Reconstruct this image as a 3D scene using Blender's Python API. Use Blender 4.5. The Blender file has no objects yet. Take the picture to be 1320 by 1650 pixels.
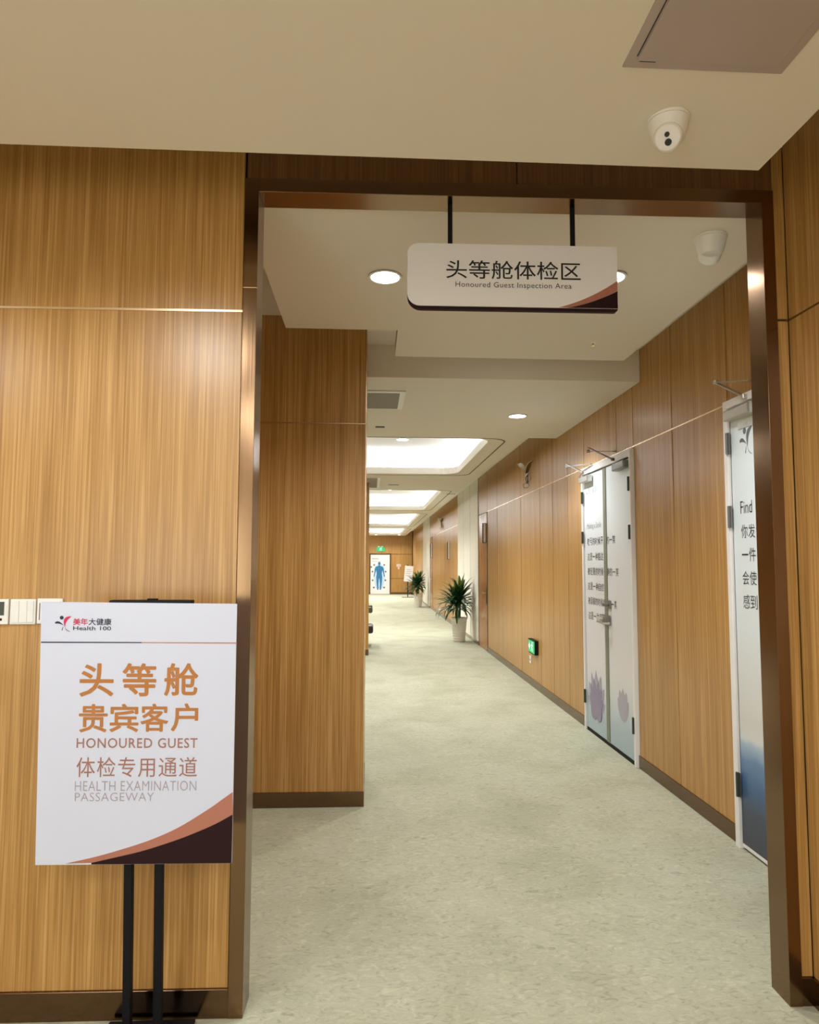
import bpy, bmesh, math, random
from mathutils import Vector, Matrix
random.seed(7)
PI = math.pi
S = bpy.context.scene
COL = S.collection

# ------------------------------------------------------------------ camera, world, exposure
EYE = 1.5
cd = bpy.data.cameras.new('camera'); cam = bpy.data.objects.new('camera', cd); COL.objects.link(cam)
cd.sensor_fit = 'HORIZONTAL'; cd.sensor_width = 36.0
cd.lens = 1115.79 / 1320 * 36.0
cd.clip_start = 0.02; cd.clip_end = 200
yaw, pitch, roll = 0.0544, 0.0743, 0.0032
cy, sy, cp, sp = math.cos(yaw), math.sin(yaw), math.cos(pitch), math.sin(pitch)
F = Vector((sy * cp, cy * cp, sp)); R0 = Vector((cy, -sy, 0)); U0 = R0.cross(F)
Rr = R0 * math.cos(roll) + U0 * math.sin(roll); Uu = -R0 * math.sin(roll) + U0 * math.cos(roll)
M = Matrix((Rr, Uu, -F)).transposed().to_4x4(); M.translation = Vector((0, 0, EYE))
cam.matrix_world = M
S.camera = cam

S.view_settings.view_transform = 'Standard'
S.view_settings.look = 'None'
S.view_settings.gamma = 1.0
S.view_settings.use_curve_mapping = False
S.view_settings.exposure = 0.0
S.cycles.use_denoising = True
S.cycles.max_bounces = 10
S.cycles.diffuse_bounces = 6
S.cycles.sample_clamp_indirect = 6.0

w = bpy.data.worlds.new('world'); S.world = w; w.use_nodes = True
w.node_tree.nodes['Background'].inputs[0].default_value = (1.0, 0.93, 0.84, 1)
w.node_tree.nodes['Background'].inputs[1].default_value = 0.03

WARM = (0.95, 0.975, 1.0); NEUT = (1.0, 0.985, 0.96)
def spot(name, loc, energy, size=130, blend=0.5, color=NEUT, radius=0.05, target=None):
    l = bpy.data.lights.new(name, 'SPOT'); l.energy = energy; l.color = color
    l.spot_size = math.radians(size); l.spot_blend = blend; l.shadow_soft_size = radius
    o = bpy.data.objects.new(name, l); COL.objects.link(o); o.location = loc
    if target is not None:
        o.rotation_euler = (Vector(target) - Vector(loc)).to_track_quat('-Z', 'Y').to_euler()
    return o

# room dimensions (metres, camera stands at the origin, corridor runs along +Y)
Y0, TH = 2.4345, -0.0173            # face of the front wall and its small turn
XR = 1.989                          # right wall of the corridor
ZS = 2.397                          # horizontal seam of all panelling
ZU = 3.10                           # structural ceiling
ZL = 2.74                           # lobby ceiling raft
ZR = 2.86                           # raft behind the portal
ZC = 2.858                          # corridor ceiling
YE = 34.0                           # end wall
YB = 4.98                           # bulkhead where the corridor ceiling starts

# lobby downlights (above and behind the camera), raft and corridor downlights
LOBBY_LAMPS = [(-0.95, 1.05, 80, 168, 0.3), (0.35, 0.85, 52, 168, 0.3), (-2.3, 0.9, 60, 168, 0.3), (-2.4, -1.0, 110, 130, 0.6)]
for x, y, e, sz, bl in LOBBY_LAMPS:
    spot('lobby_lamp', (x, y, ZL - 0.03), e * 0.60, sz, bl, WARM)
# flat LED panels in the lobby ceiling behind the camera
for x, y, e in ((-0.95, -1.1, 34), (0.55, -1.1, 26), (-0.95, -2.6, 30)):
    pl = bpy.data.lights.new('lobby_panel', 'AREA'); pl.shape = 'RECTANGLE'; pl.size = 0.6; pl.size_y = 1.2; pl.energy = e * 0.88; pl.color = (0.95, 0.975, 1.0)
    po_ = bpy.data.objects.new('lobby_panel', pl); COL.objects.link(po_); po_.location = (x, y, ZL - 0.012)
# added fill light, unseen behind the camera, brightens lobby ceiling and sign
wl = bpy.data.lights.new('lobby_fill', 'AREA'); wl.shape = 'RECTANGLE'; wl.size = 1.6; wl.size_y = 1.9; wl.energy = 105; wl.color = (0.86, 0.93, 1.0)
wo = bpy.data.objects.new('lobby_fill', wl); COL.objects.link(wo); wo.location = (-2.75, -3.5, 1.15); wo.rotation_euler = (PI / 2, 0, PI)
RAFT_LAMPS = [(0.055, 3.20), (1.120, 3.14)]
for x, y in RAFT_LAMPS:
    spot('raft_lamp', (x, y, ZR - 0.03), 75, 140, 0.7, NEUT)
CORR_LAMPS = [(1.33, 6.22)]
for x, y in CORR_LAMPS:
    spot('corridor_lamp', (x, y, ZC - 0.03), 95, 140, 0.7, NEUT)
TRAYS = [(-1.7, 1.29, 7.37, 10.42), (-1.7, 1.31, 12.73, 17.5), (-1.7, 1.33, 18.78, 25.25), (-1.7, 1.35, 26.75, 32.4)]
for (x0, x1, y0, y1) in TRAYS:
    te = 125 if y0 < 10 else 135 if y0 < 20 else 185
    n = 2 if y1 - y0 < 4 else 3
    for i in range(n):
        y = y0 + (y1 - y0) * (i + 0.5) / n
        for x in (0.35, -1.0):
            spot('tray_lamp', (x, y, 3.13), te, 130, 0.6, NEUT)

for x in (0.2, 1.3):
    spot('end_wall_lamp', (x, YE - 1.2, ZC - 0.03), 75, 150, 0.5, NEUT)

# ------------------------------------------------------------------ materials
def new_mat(name):
    m = bpy.data.materials.new(name); m.use_nodes = True
    nt = m.node_tree; b = nt.nodes['Principled BSDF']
    return m, nt, b
def mat(name, col, rough=0.5, metal=0.0, spec=0.5, emit=None, estr=0.0, coat=0.0):
    m, nt, b = new_mat(name)
    b.inputs['Base Color'].default_value = (*col, 1)
    b.inputs['Roughness'].default_value = rough
    b.inputs['Metallic'].default_value = metal
    b.inputs['Specular IOR Level'].default_value = spec
    b.inputs['Coat Weight'].default_value = coat
    if emit:
        b.inputs['Emission Color'].default_value = (*emit, 1)
        b.inputs['Emission Strength'].default_value = estr
    return m
def N(nt, t, **k):
    n = nt.nodes.new(t)
    for a, v in k.items(): setattr(n, a, v)
    return n
def ramp(nt, stops):
    r = N(nt, 'ShaderNodeValToRGB'); e = r.color_ramp.elements
    while len(e) < len(stops): e.new(0.5)
    for q, (p, c) in zip(e, stops):
        q.position = p; q.color = (*c, 1)
    return r
def wood(name, dark, mid, light, rough=0.33, seed=0.0, fine=150.0):
    m, nt, b = new_mat(name); L = nt.links
    tc = N(nt, 'ShaderNodeTexCoord'); mp = N(nt, 'ShaderNodeMapping')
    mp.inputs['Scale'].default_value = (fine, fine, 1.6); mp.inputs['Location'].default_value = (seed, seed * 2, seed)
    L.new(tc.outputs['Object'], mp.inputs['Vector'])
    n1 = N(nt, 'ShaderNodeTexNoise'); n1.inputs['Scale'].default_value = 1.0; n1.inputs['Detail'].default_value = 3; n1.inputs['Roughness'].default_value = 0.6
    n1.inputs['Distortion'].default_value = 0.25
    L.new(mp.outputs[0], n1.inputs['Vector'])
    mp2 = N(nt, 'ShaderNodeMapping'); mp2.inputs['Scale'].default_value = (22, 22, 0.35)
    L.new(tc.outputs['Object'], mp2.inputs['Vector'])
    n2 = N(nt, 'ShaderNodeTexNoise'); n2.inputs['Scale'].default_value = 1.0; n2.inputs['Detail'].default_value = 2
    L.new(mp2.outputs[0], n2.inputs['Vector'])
    mx = N(nt, 'ShaderNodeMix'); mx.data_type = 'FLOAT'; mx.inputs[0].default_value = 0.28
    L.new(n1.outputs['Fac'], mx.inputs[2]); L.new(n2.outputs['Fac'], mx.inputs[3])
    r = ramp(nt, [(0.36, dark), (0.5, mid), (0.64, light)])
    L.new(mx.outputs[0], r.inputs[0]); L.new(r.outputs[0], b.inputs['Base Color'])
    b.inputs['Roughness'].default_value = rough; b.inputs['Specular IOR Level'].default_value = 0.45
    return m
W_DARK, W_MID, W_LIGHT = (0.32, 0.162, 0.040), (0.435, 0.236, 0.068), (0.58, 0.350, 0.130)
M_wood = wood('honey_wood_laminate', W_DARK, W_MID, W_LIGHT)
M_wood_shaded = wood('shaded_header_laminate', (0.10, 0.045, 0.014), (0.15, 0.068, 0.02), (0.20, 0.095, 0.032), 0.4, 5.0)  # darker header wood; shade near the lobby ceiling is put into its colour
M_wood_door = wood('red_brown_wood', (0.26, 0.10, 0.03), (0.36, 0.15, 0.045), (0.44, 0.20, 0.07), 0.25, 3.0)
M_backing = mat('dark_joint', (0.05, 0.022, 0.008), 0.8)
def brushed(name, col, rough):
    m, nt, b = new_mat(name); L = nt.links
    tc = N(nt, 'ShaderNodeTexCoord'); mp = N(nt, 'ShaderNodeMapping'); mp.inputs['Scale'].default_value = (300, 300, 2)
    n = N(nt, 'ShaderNodeTexNoise'); n.inputs['Scale'].default_value = 1; n.inputs['Detail'].default_value = 2
    L.new(tc.outputs['Object'], mp.inputs[0]); L.new(mp.outputs[0], n.inputs['Vector'])
    mr = N(nt, 'ShaderNodeMapRange'); mr.inputs[3].default_value = rough - 0.05; mr.inputs[4].default_value = rough + 0.07
    L.new(n.outputs['Fac'], mr.inputs[0]); L.new(mr.outputs[0], b.inputs['Roughness'])
    b.inputs['Base Color'].default_value = (*col, 1); b.inputs['Metallic'].default_value = 1.0
    return m
M_bronze = brushed('brushed_bronze_steel', (0.235, 0.145, 0.080), 0.17)
M_base = mat('bronze_baseboard', (0.20, 0.125, 0.075), 0.16, 1.0)
M_champ = mat('champagne_strip', (0.85, 0.66, 0.45), 0.25, 1.0)
M_ceil = mat('cream_ceiling_paint', (0.76, 0.71, 0.62), 0.9, spec=0.2)
M_tray = mat('white_tray_paint', (0.86, 0.87, 0.89), 0.9, spec=0.2)
M_white = mat('white_plastic', (0.80, 0.80, 0.78), 0.4)
M_hatch = mat('mauve_grey_hatch', (0.42, 0.35, 0.33), 0.35)
M_black = mat('black_metal', (0.008, 0.008, 0.010), 0.55, spec=0.15)
M_blackgloss = mat('black_lens', (0.004, 0.004, 0.005), 0.1)
M_slot = mat('dark_slot', (0.03, 0.024, 0.02), 0.7)
M_slat = mat('grey_slat', (0.36, 0.32, 0.27), 0.5)
M_groove = mat('groove_shadow_line', (0.16, 0.11, 0.075), 0.7)
M_cream = mat('cream_wall_panel', (0.80, 0.77, 0.68), 0.6)
M_lamp = mat('lamp_disc', (1, 1, 1), 0.5, emit=(1, 0.98, 0.94), estr=30)
M_led = mat('led_strip', (1, 1, 1), 0.5, emit=(0.93, 0.96, 1.0), estr=20)
M_steel = mat('brushed_steel', (0.62, 0.62, 0.60), 0.3, 1.0)
M_greymet = mat('grey_metal', (0.22, 0.225, 0.22), 0.4, 0.7)
M_arm = mat('bronze_closer_arm', (0.12, 0.085, 0.06), 0.4, 0.8)
M_darkmet = mat('dark_hinge', (0.07, 0.085, 0.075), 0.35, 0.6)
M_brass = mat('brass', (0.75, 0.50, 0.20), 0.2, 1.0)
M_frame = mat('white_door_frame', (0.80, 0.80, 0.80), 0.4)
M_seal = mat('olive_grey_door_strip', (0.20, 0.215, 0.16), 0.45)
# print colours
M_board = mat('poster_white', (0.61, 0.655, 0.81), 0.45, spec=0.3)
M_sign = mat('sign_white', (0.80, 0.80, 0.83), 0.4, spec=0.3)
M_gold = mat('print_gold', (0.43, 0.165, 0.036), 0.5)
M_copper = mat('print_copper', (0.40, 0.155, 0.105), 0.5)
M_copper2 = mat('print_rose_brown', (0.34, 0.15, 0.12), 0.5)
M_rose = mat('print_rose', (0.42, 0.22, 0.20), 0.5)
M_mauve = mat('print_mauve_grey', (0.36, 0.32, 0.36), 0.5)
M_maroon = mat('print_maroon', (0.022, 0.007, 0.009), 0.6, spec=0.15)
M_navy = mat('print_navy', (0.010, 0.012, 0.035), 0.5)
M_crimson = mat('print_crimson', (0.58, 0.012, 0.09), 0.5)
M_ink = mat('print_ink', (0.012, 0.012, 0.016), 0.5)
M_inkgrey = mat('print_grey', (0.13, 0.14, 0.16), 0.5)
M_inkpale = mat('print_pale_grey', (0.42, 0.45, 0.48), 0.5)
M_lilac = mat('print_lilac', (0.28, 0.25, 0.37), 0.5)
M_lilac2 = mat('print_lilac_dark', (0.40, 0.37, 0.48), 0.5)
M_lilac3 = mat('print_lilac_pale', (0.42, 0.41, 0.48), 0.5)
M_figure = mat('print_blue_figure', (0.02, 0.17, 0.36), 0.5)
M_figglow = mat('print_pale_blue', (0.50, 0.66, 0.88), 0.5)
M_green = mat('exit_green', (0.01, 0.30, 0.10), 0.4, emit=(0.02, 0.9, 0.3), estr=0.35)
M_greenlit = mat('exit_pictogram', (0.7, 0.95, 0.8), 0.4, emit=(0.55, 1.0, 0.72), estr=0.8)
M_screen = mat('thermostat_screen', (0.05, 0.065, 0.055), 0.2)

def carpet():
    m, nt, b = new_mat('grey_green_carpet'); L = nt.links
    tc = N(nt, 'ShaderNodeTexCoord')
    def noise(sc, det, scl=(1, 1, 1), dist=0.0):
        mp = N(nt, 'ShaderNodeMapping'); mp.inputs['Scale'].default_value = scl
        L.new(tc.outputs['Object'], mp.inputs[0])
        n = N(nt, 'ShaderNodeTexNoise'); n.inputs['Scale'].default_value = sc; n.inputs['Detail'].default_value = det
        n.inputs['Distortion'].default_value = dist
        L.new(mp.outputs[0], n.inputs['Vector']); return n
    a = noise(1.8, 4, dist=0.6)
    r1 = ramp(nt, [(0.3, (0.43, 0.44, 0.325)), (0.5, (0.49, 0.50, 0.38)), (0.7, (0.52, 0.535, 0.42))])
    L.new(a.outputs['Fac'], r1.inputs[0])
    s = noise(30, 7, (0.7, 1.2, 1), 1.8)
    r2 = ramp(nt, [(0.28, (0.50, 0.50, 0.46)), (0.44, (0.93, 0.93, 0.92)), (0.56, (1, 1, 1)), (0.70, (1.30, 1.30, 1.26))])
    L.new(s.outputs['Fac'], r2.inputs[0])
    p = noise(420, 2)
    r3 = ramp(nt, [(0.3, (0.78, 0.78, 0.78)), (0.7, (1.12, 1.12, 1.12))])
    L.new(p.outputs['Fac'], r3.inputs[0])
    m1 = N(nt, 'ShaderNodeMix', data_type='RGBA', blend_type='MULTIPLY'); m1.inputs[0].default_value = 0.55
    L.new(r1.outputs[0], m1.inputs[6]); L.new(r2.outputs[0], m1.inputs[7])
    m2 = N(nt, 'ShaderNodeMix', data_type='RGBA', blend_type='MULTIPLY'); m2.inputs[0].default_value = 0.8
    L.new(m1.outputs[2], m2.inputs[6]); L.new(r3.outputs[0], m2.inputs[7])
    L.new(m2.outputs[2], b.inputs['Base Color'])
    bp = N(nt, 'ShaderNodeBump'); bp.inputs['Strength'].default_value = 0.35; bp.inputs['Distance'].default_value = 0.004
    L.new(p.outputs['Fac'], bp.inputs['Height']); L.new(bp.outputs[0], b.inputs['Normal'])
    b.inputs['Roughness'].default_value = 0.95; b.inputs['Specular IOR Level'].default_value = 0.15
    return m
M_carpet = carpet()
def print_by_height(name, stops, z0, z1, noise=0.0):
    m, nt, b = new_mat(name); L = nt.links
    tc = N(nt, 'ShaderNodeTexCoord'); sx = N(nt, 'ShaderNodeSeparateXYZ'); L.new(tc.outputs['Object'], sx.inputs[0])
    mr = N(nt, 'ShaderNodeMapRange'); mr.inputs[1].default_value = z0; mr.inputs[2].default_value = z1
    src = sx.outputs[2]
    if noise:
        n = N(nt, 'ShaderNodeTexNoise'); n.inputs['Scale'].default_value = 5; n.inputs['Detail'].default_value = 3
        L.new(tc.outputs['Object'], n.inputs['Vector'])
        ad = N(nt, 'ShaderNodeMath', operation='MULTIPLY_ADD'); ad.inputs[1].default_value = noise
        L.new(n.outputs['Fac'], ad.inputs[0]); L.new(src, ad.inputs[2]); src = ad.outputs[0]
    L.new(src, mr.inputs[0])
    r = ramp(nt, stops); L.new(mr.outputs[0], r.inputs[0]); L.new(r.outputs[0], b.inputs['Base Color'])
    b.inputs['Roughness'].default_value = 0.3; b.inputs['Specular IOR Level'].default_value = 0.4
    return m
# printed film on the doors: pale sky over water (lotus door), pale sky over a blue sea (near door)
M_film_lotus = print_by_height('lotus_print_film', [(0.0, (0.34, 0.45, 0.50)), (0.12, (0.42, 0.53, 0.60)), (0.2, (0.62, 0.67, 0.72)),
    (0.3, (0.74, 0.72, 0.75)), (0.6, (0.74, 0.77, 0.82)), (1.0, (0.72, 0.80, 0.86))], 0.0, 2.36, 0.15)
M_film_sea = print_by_height('sea_print_film', [(0.0, (0.05, 0.055, 0.075)), (0.10, (0.055, 0.075, 0.12)), (0.16, (0.06, 0.14, 0.30)), (0.215, (0.13, 0.25, 0.45)),
    (0.25, (0.40, 0.52, 0.66)), (0.262, (0.66, 0.70, 0.72)), (0.30, (0.64, 0.65, 0.63)), (0.5, (0.70, 0.78, 0.82)), (1.0, (0.70, 0.81, 0.88))], 0.0, 2.36, 0.06)

# ------------------------------------------------------------------ mesh helpers
class MB:
    def __init__(s): s.bm = bmesh.new()
    def box(s, x0, x1, y0, y1, z0, z1, bev=0.0, mtx=None):
        r = bmesh.ops.create_cube(s.bm, size=1.0)
        vs = r['verts']
        for v in vs:
            v.co = Vector((x0 + (v.co.x + .5) * (x1 - x0), y0 + (v.co.y + .5) * (y1 - y0), z0 + (v.co.z + .5) * (z1 - z0)))
        if bev > 0:
            es = list({e for v in vs for e in v.link_edges})
            q = bmesh.ops.bevel(s.bm, geom=es, offset=bev, segments=2, affect='EDGES', profile=0.5)
            vs = list({v for f in q['faces'] for v in f.verts} | {v for v in vs if v.is_valid})
        if mtx is not None:
            for v in vs: v.co = mtx @ v.co
        return s
    def lathe(s, prof, seg=32, mtx=None, cap=True):
        rings = []
        for r, z in prof:
            ring = []
            for i in range(seg):
                a = 2 * PI * i / seg
                c = Vector((r * math.cos(a), r * math.sin(a), z))
                ring.append(s.bm.verts.new(mtx @ c if mtx is not None else c))
            rings.append(ring)
        for a, b in zip(rings, rings[1:]):
            for i in range(seg):
                j = (i + 1) % seg
                s.bm.faces.new((a[i], a[j], b[j], b[i]))
        if cap:
            s.bm.faces.new(rings[0][::-1]); s.bm.faces.new(rings[-1])
        return s
    def tube(s, path, r, seg=8, closed=False):
        path = [Vector(p) for p in path]; n = len(path); rings = []
        up = Vector((0, 0, 1))
        for i, p in enumerate(path):
            a = path[(i - 1) % n] if (closed or i > 0) else p
            b = path[(i + 1) % n] if (closed or i < n - 1) else p
            t = (b - a).normalized()
            x = t.cross(up)
            if x.length < 1e-3: x = t.cross(Vector((0, 1, 0)))
            x.normalize(); y = t.cross(x)
            rr = r[i] if isinstance(r, (list, tuple)) else r
            rings.append([s.bm.verts.new(p + (x * math.cos(2 * PI * k / seg) + y * math.sin(2 * PI * k / seg)) * rr) for k in range(seg)])
        pairs = list(zip(rings, rings[1:])) + ([(rings[-1], rings[0])] if closed else [])
        for a, b in pairs:
            for i in range(seg):
                j = (i + 1) % seg
                s.bm.faces.new((a[i], a[j], b[j], b[i]))
        if not closed:
            s.bm.faces.new(rings[0][::-1]); s.bm.faces.new(rings[-1])
        return s
    def plate(s, pts, fr, n0=0.0, n1=0.001):
        """prism of a 2D outline (u,v) in frame fr=(origin,U,V,Nrm), from n0 to n1 along the normal"""
        O, U, V, NN = fr
        a = [s.bm.verts.new(O + U * u + V * v + NN * n0) for u, v in pts]
        b = [s.bm.verts.new(O + U * u + V * v + NN * n1) for u, v in pts]
        k = len(pts)
        for i in range(k):
            j = (i + 1) % k
            s.bm.faces.new((a[i], a[j], b[j], b[i]))
        s.bm.faces.new(a[::-1]); s.bm.faces.new(b)
        return s
    def sphere(s, c, r, seg=24, scale=(1, 1, 1)):
        q = bmesh.ops.create_uvsphere(s.bm, u_segments=seg, v_segments=seg // 2, radius=r)
        for v in q['verts']: v.co = Vector((v.co.x * scale[0], v.co.y * scale[1], v.co.z * scale[2])) + Vector(c)
        return s
    def build(s, name, m, parent=None, smooth=False, loc=None, rotz=0.0):
        bmesh.ops.recalc_face_normals(s.bm, faces=s.bm.faces)
        me = bpy.data.meshes.new(name); s.bm.to_mesh(me); s.bm.free()
        o = bpy.data.objects.new(name, me); COL.objects.link(o)
        me.materials.append(m)
        if smooth:
            for p in me.polygons: p.use_smooth = True
            me.set_sharp_from_angle(angle=math.radians(38))
        if parent is not None: o.parent = parent
        if loc is not None: o.location = loc
        if rotz: o.rotation_euler = (0, 0, rotz)
        return o
def struct(o):
    o['kind'] = 'structure'; return o
def tag(o, label, cat, group=None, kind=None):
    o['label'] = label; o['category'] = cat
    if group: o['group'] = group
    if kind: o['kind'] = kind
    return o
def thing(name, label, cat, loc=(0, 0, 0), rotz=0.0, group=None, kind=None):
    o = bpy.data.objects.new(name, None); COL.objects.link(o)
    o.empty_display_size = 0.1; o.location = loc; o.rotation_euler = (0, 0, rotz)
    if kind == 'structure':
        o['kind'] = kind
    else:
        tag(o, label, cat, group, kind)
    return o
def copy_tree(o, parent=None):
    c = o.copy(); COL.objects.link(c); c.parent = parent
    for ch in list(o.children): copy_tree(ch, c)
    return c
def frame(O, U, V):
    U = Vector(U).normalized(); V = Vector(V).normalized()
    return (Vector(O), U, V, U.cross(V))
def text(body, name, m, parent, fr, box, bold=0.0, n0=0.0006, depth=0.0004, spacing=1.0):
    """lettering fitted into box=(u0,u1,v0,v1) of frame fr"""
    cu = bpy.data.curves.new(name, 'FONT'); cu.body = body; cu.size = 1.0; cu.offset = min(bold, 0.0)
    cu.resolution_u = 3; cu.space_character = spacing
    to = bpy.data.objects.new(name, cu); COL.objects.link(to)
    dg = bpy.context.evaluated_depsgraph_get(); dg.update()
    me = bpy.data.meshes.new_from_object(to.evaluated_get(dg))
    bpy.data.objects.remove(to); bpy.data.curves.remove(cu)
    xs = [v.co.x for v in me.vertices]; ys = [v.co.y for v in me.vertices]
    O, U, V, NN = fr; u0, u1, v0, v1 = box
    sx = (u1 - u0) / (max(xs) - min(xs)); syy = (v1 - v0) / (max(ys) - min(ys))
    mx, my = min(xs), min(ys)
    for v in me.vertices:
        v.co = O + U * (u0 + (v.co.x - mx) * sx) + V * (v0 + (v.co.y - my) * syy) + NN * (n0 + depth)
    if bold > 0:                                  # heavier strokes: the outline repeated a little to each side
        bm = bmesh.new(); bm.from_mesh(me); src = list(bm.verts) + list(bm.edges) + list(bm.faces)
        bu, bv = bold * abs(v1 - v0), bold * abs(v1 - v0)
        for a in range(8):
            d = bmesh.ops.duplicate(bm, geom=src)
            off = U * bu * math.cos(a * PI / 4) + V * bv * math.sin(a * PI / 4) + NN * (0.00002 * (a + 1))
            for q in d['geom']:
                if isinstance(q, bmesh.types.BMVert): q.co += off
        bm.to_mesh(me); bm.free()
    me.materials.clear(); me.materials.append(m); me.name = name
    o = bpy.data.objects.new(name, me); COL.objects.link(o); o.parent = parent
    return o
def circle(cu, cv, r, n=20, ru=None):
    return [(cu + (ru or r) * math.cos(2 * PI * i / n), cv + r * math.sin(2 * PI * i / n)) for i in range(n)]
def bez(p0, p1, p2, n=14):
    return [((1 - t) ** 2 * p0[0] + 2 * t * (1 - t) * p1[0] + t * t * p2[0], (1 - t) ** 2 * p0[1] + 2 * t * (1 - t) * p1[1] + t * t * p2[1]) for t in [i / n for i in range(n + 1)]]
def logo_mark(parent, fr, box, m_body, m_swoosh, n=0.0008):
    """person mark: dot, two dark strokes and a crescent, inside box (u0,u1,v0,v1)"""
    u0, u1, v0, v1 = box
    q = lambda pts: [(u0 + x * (u1 - u0), v0 + (1 - y) * (v1 - v0)) for x, y in pts]
    d = MB()
    d.plate([(u0 + (0.39 + 0.115 * math.cos(a)) * (u1 - u0), v0 + (0.87 + 0.115 * math.sin(a)) * (v1 - v0)) for a in [2 * PI * i / 18 for i in range(18)]], fr, n, n + .0004)
    d.plate(q(bez((0.0, .42), (.22, .22), (.52, .62), 8) + bez((.52, .62), (.3, .45), (.02, .50), 8)[1:]), fr, n, n + .0004)
    d.plate(q([(.50, .66), (.44, .92), (.40, .90), (.46, .72)]), fr, n, n + .0004)
    d.plate(q(bez((.60, .72), (.66, .9), (.94, 1.0), 6) + bez((.94, 1.0), (.72, .98), (.62, .8), 6)[1:]), fr, n, n + .0004)
    d.build('logo_figure', m_body, parent)
    c = MB()
    c.plate(q(bez((.98, .04), (.32, .0), (.60, .74), 10) + bez((.60, .74), (.58, .32), (.98, .04), 10)[1:-1]), fr, n, n + .0004)
    c.build('logo_crescent', m_swoosh, parent)

# ------------------------------------------------------------------ the shell
struct(MB().box(-3.6, 2.2, -3.6, YE + 0.2, -0.1, 0.0).build('floor', M_carpet))
struct(MB().box(-3.7, 2.4, -3.7, YE + 0.3, ZU, ZU + 0.08).build('ceiling', M_ceil)) if False else None
# structural ceiling with holes over the light trays is built strip by strip
sc = MB()
TW = 0.14
ys = [-3.7] + [v for t in TRAYS for v in (t[2] - TW - .03, t[3] + TW + .03)] + [YE + 0.3]
for i in range(0, len(ys), 2): sc.box(-3.7, 2.3, ys[i], ys[i + 1], ZU, ZU + 0.06)
for (x0, x1, y0, y1) in TRAYS:
    sc.box(-3.7, x0 - TW - .03, y0 - TW - .03, y1 + TW + .03, ZU, ZU + 0.06); sc.box(x1 + TW + .03, 2.3, y0 - TW - .03, y1 + TW + .03, ZU, ZU + 0.06)
struct(sc.build('ceiling', M_ceil))
# lobby ceiling raft with a shadow gap along the walls
LX1 = 1.210
struct(MB().box(-3.6, LX1, -3.6, 2.035, ZL, ZL + 0.10).build('ceiling_lobby', M_ceil))
# floating raft behind the portal: two steps on its far left corner
rb = MB()
rb.plate([(-0.5063, 2.545), (1.677, 2.545), (1.677, 4.469), (0.144, 4.469), (0.144, 3.9585), (-0.5063, 3.9585)],
         frame((0, 0, ZR), (1, 0, 0), (0, 1, 0)), 0.0, 0.09)
struct(rb.build('ceiling_raft', M_ceil))
# corridor ceiling (bulkhead face at YB) with tray openings; narrower beyond the first step
cc = MB(); T = 0.10
EX = 1.655
def cslab(x0, x1, y0, y1): cc.box(x0, x1, y0, y1, ZC, ZC + T)
cslab(-3.6, XR, YB, 7.33)
prev = 7.33
for (x0, x1, y0, y1) in TRAYS:
    if y0 > prev: cslab(-3.6, EX, prev, y0)
    cslab(-3.6, x0, y0, y1); cslab(x1, EX, y0, y1)
    prev = y1
cslab(-3.6, EX, prev, YE)
cc.box(-3.6, XR, YB, YB + 0.05, ZC + T, ZU)
cfr = frame((0, 0, ZC), (1, 0, 0), (0, 1, 0))
for (x0, x1, y0, y1) in TRAYS:
    rc = 0.26
    for yc, sg in ((y0, 1), (y1, -1)):
        cc.plate([(x1, yc)] + [(x1 - rc + rc * math.cos(q * PI / 16), yc + sg * (rc - rc * math.sin(q * PI / 16))) for q in range(0, 9)], cfr, 0, T)
struct(cc.build('ceiling_corridor', M_ceil))
# light trays
for k, (x0, x1, y0, y1) in enumerate(TRAYS):
    t = MB(); z0, z1 = ZC + T, 3.22
    a, b, c, d = x0 - TW, x1 + TW, y0 - TW, y1 + TW
    t.box(a, b, c, d, z1, z1 + 0.03)
    t.box(a - .03, a, c, d, z0, z1); t.box(b, b + .03, c, d, z0, z1)
    t.box(a, b, c - .03, c, z0, z1); t.box(a, b, d, d + .03, z0, z1)
    to = struct(t.build('ceiling_tray', M_tray))
    l = MB(); g = 0.085; h0, h1 = z0 + 0.002, z0 + 0.022
    l.box(x0 - g, x1 + g, y0 - g, y0 - g + .025, h0, h1); l.box(x0 - g, x1 + g, y1 + g - .025, y1 + g, h0, h1)
    l.box(x0 - g, x0 - g + .025, y0 - g, y1 + g, h0, h1); l.box(x1 + g - .025, x1 + g, y0 - g, y1 + g, h0, h1)
    l.build('cove_light', M_led, to)
    # dark groove line around the opening
    ox = 0.175; r = 0.22
    p = []
    for (cx_, cy_, a0) in ((x1 + ox - r, y1 + 0.14 - r, 0), (x0 - ox + r, y1 + 0.14 - r, 90), (x0 - ox + r, y0 + 0.02 + r, 180), (x1 + ox - r, y0 + 0.02 + r, 270)):
        for i in range(7):
            an = math.radians(a0 + 15 * i); p.append((cx_ + r * math.cos(an), cy_ + r * math.sin(an)))
    def ringoff(pts, o):
        cx0 = (x0 + x1) / 2; cy0 = (y0 + y1) / 2
        return [(x + math.copysign(o, x - cx0), y + math.copysign(o, y - cy0)) for x, y in pts]
    g = MB(); inn = p; out = ringoff(p, 0.016)
    va = [g.bm.verts.new((x, y, ZC - 0.003)) for x, y in inn]; vb = [g.bm.verts.new((x, y, ZC - 0.003)) for x, y in out]
    vc = [g.bm.verts.new((x, y, ZC + 0.004)) for x, y in inn]; vd = [g.bm.verts.new((x, y, ZC + 0.004)) for x, y in out]
    n = len(p)
    for i in range(n):
        j = (i + 1) % n
        for q in ((va, vb), (vb, vd), (vd, vc), (vc, va)):
            g.bm.faces.new((q[0][i], q[0][j], q[1][j], q[1][i]))
    struct(g.build('trim_%d' % (10 + k), M_groove))

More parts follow.
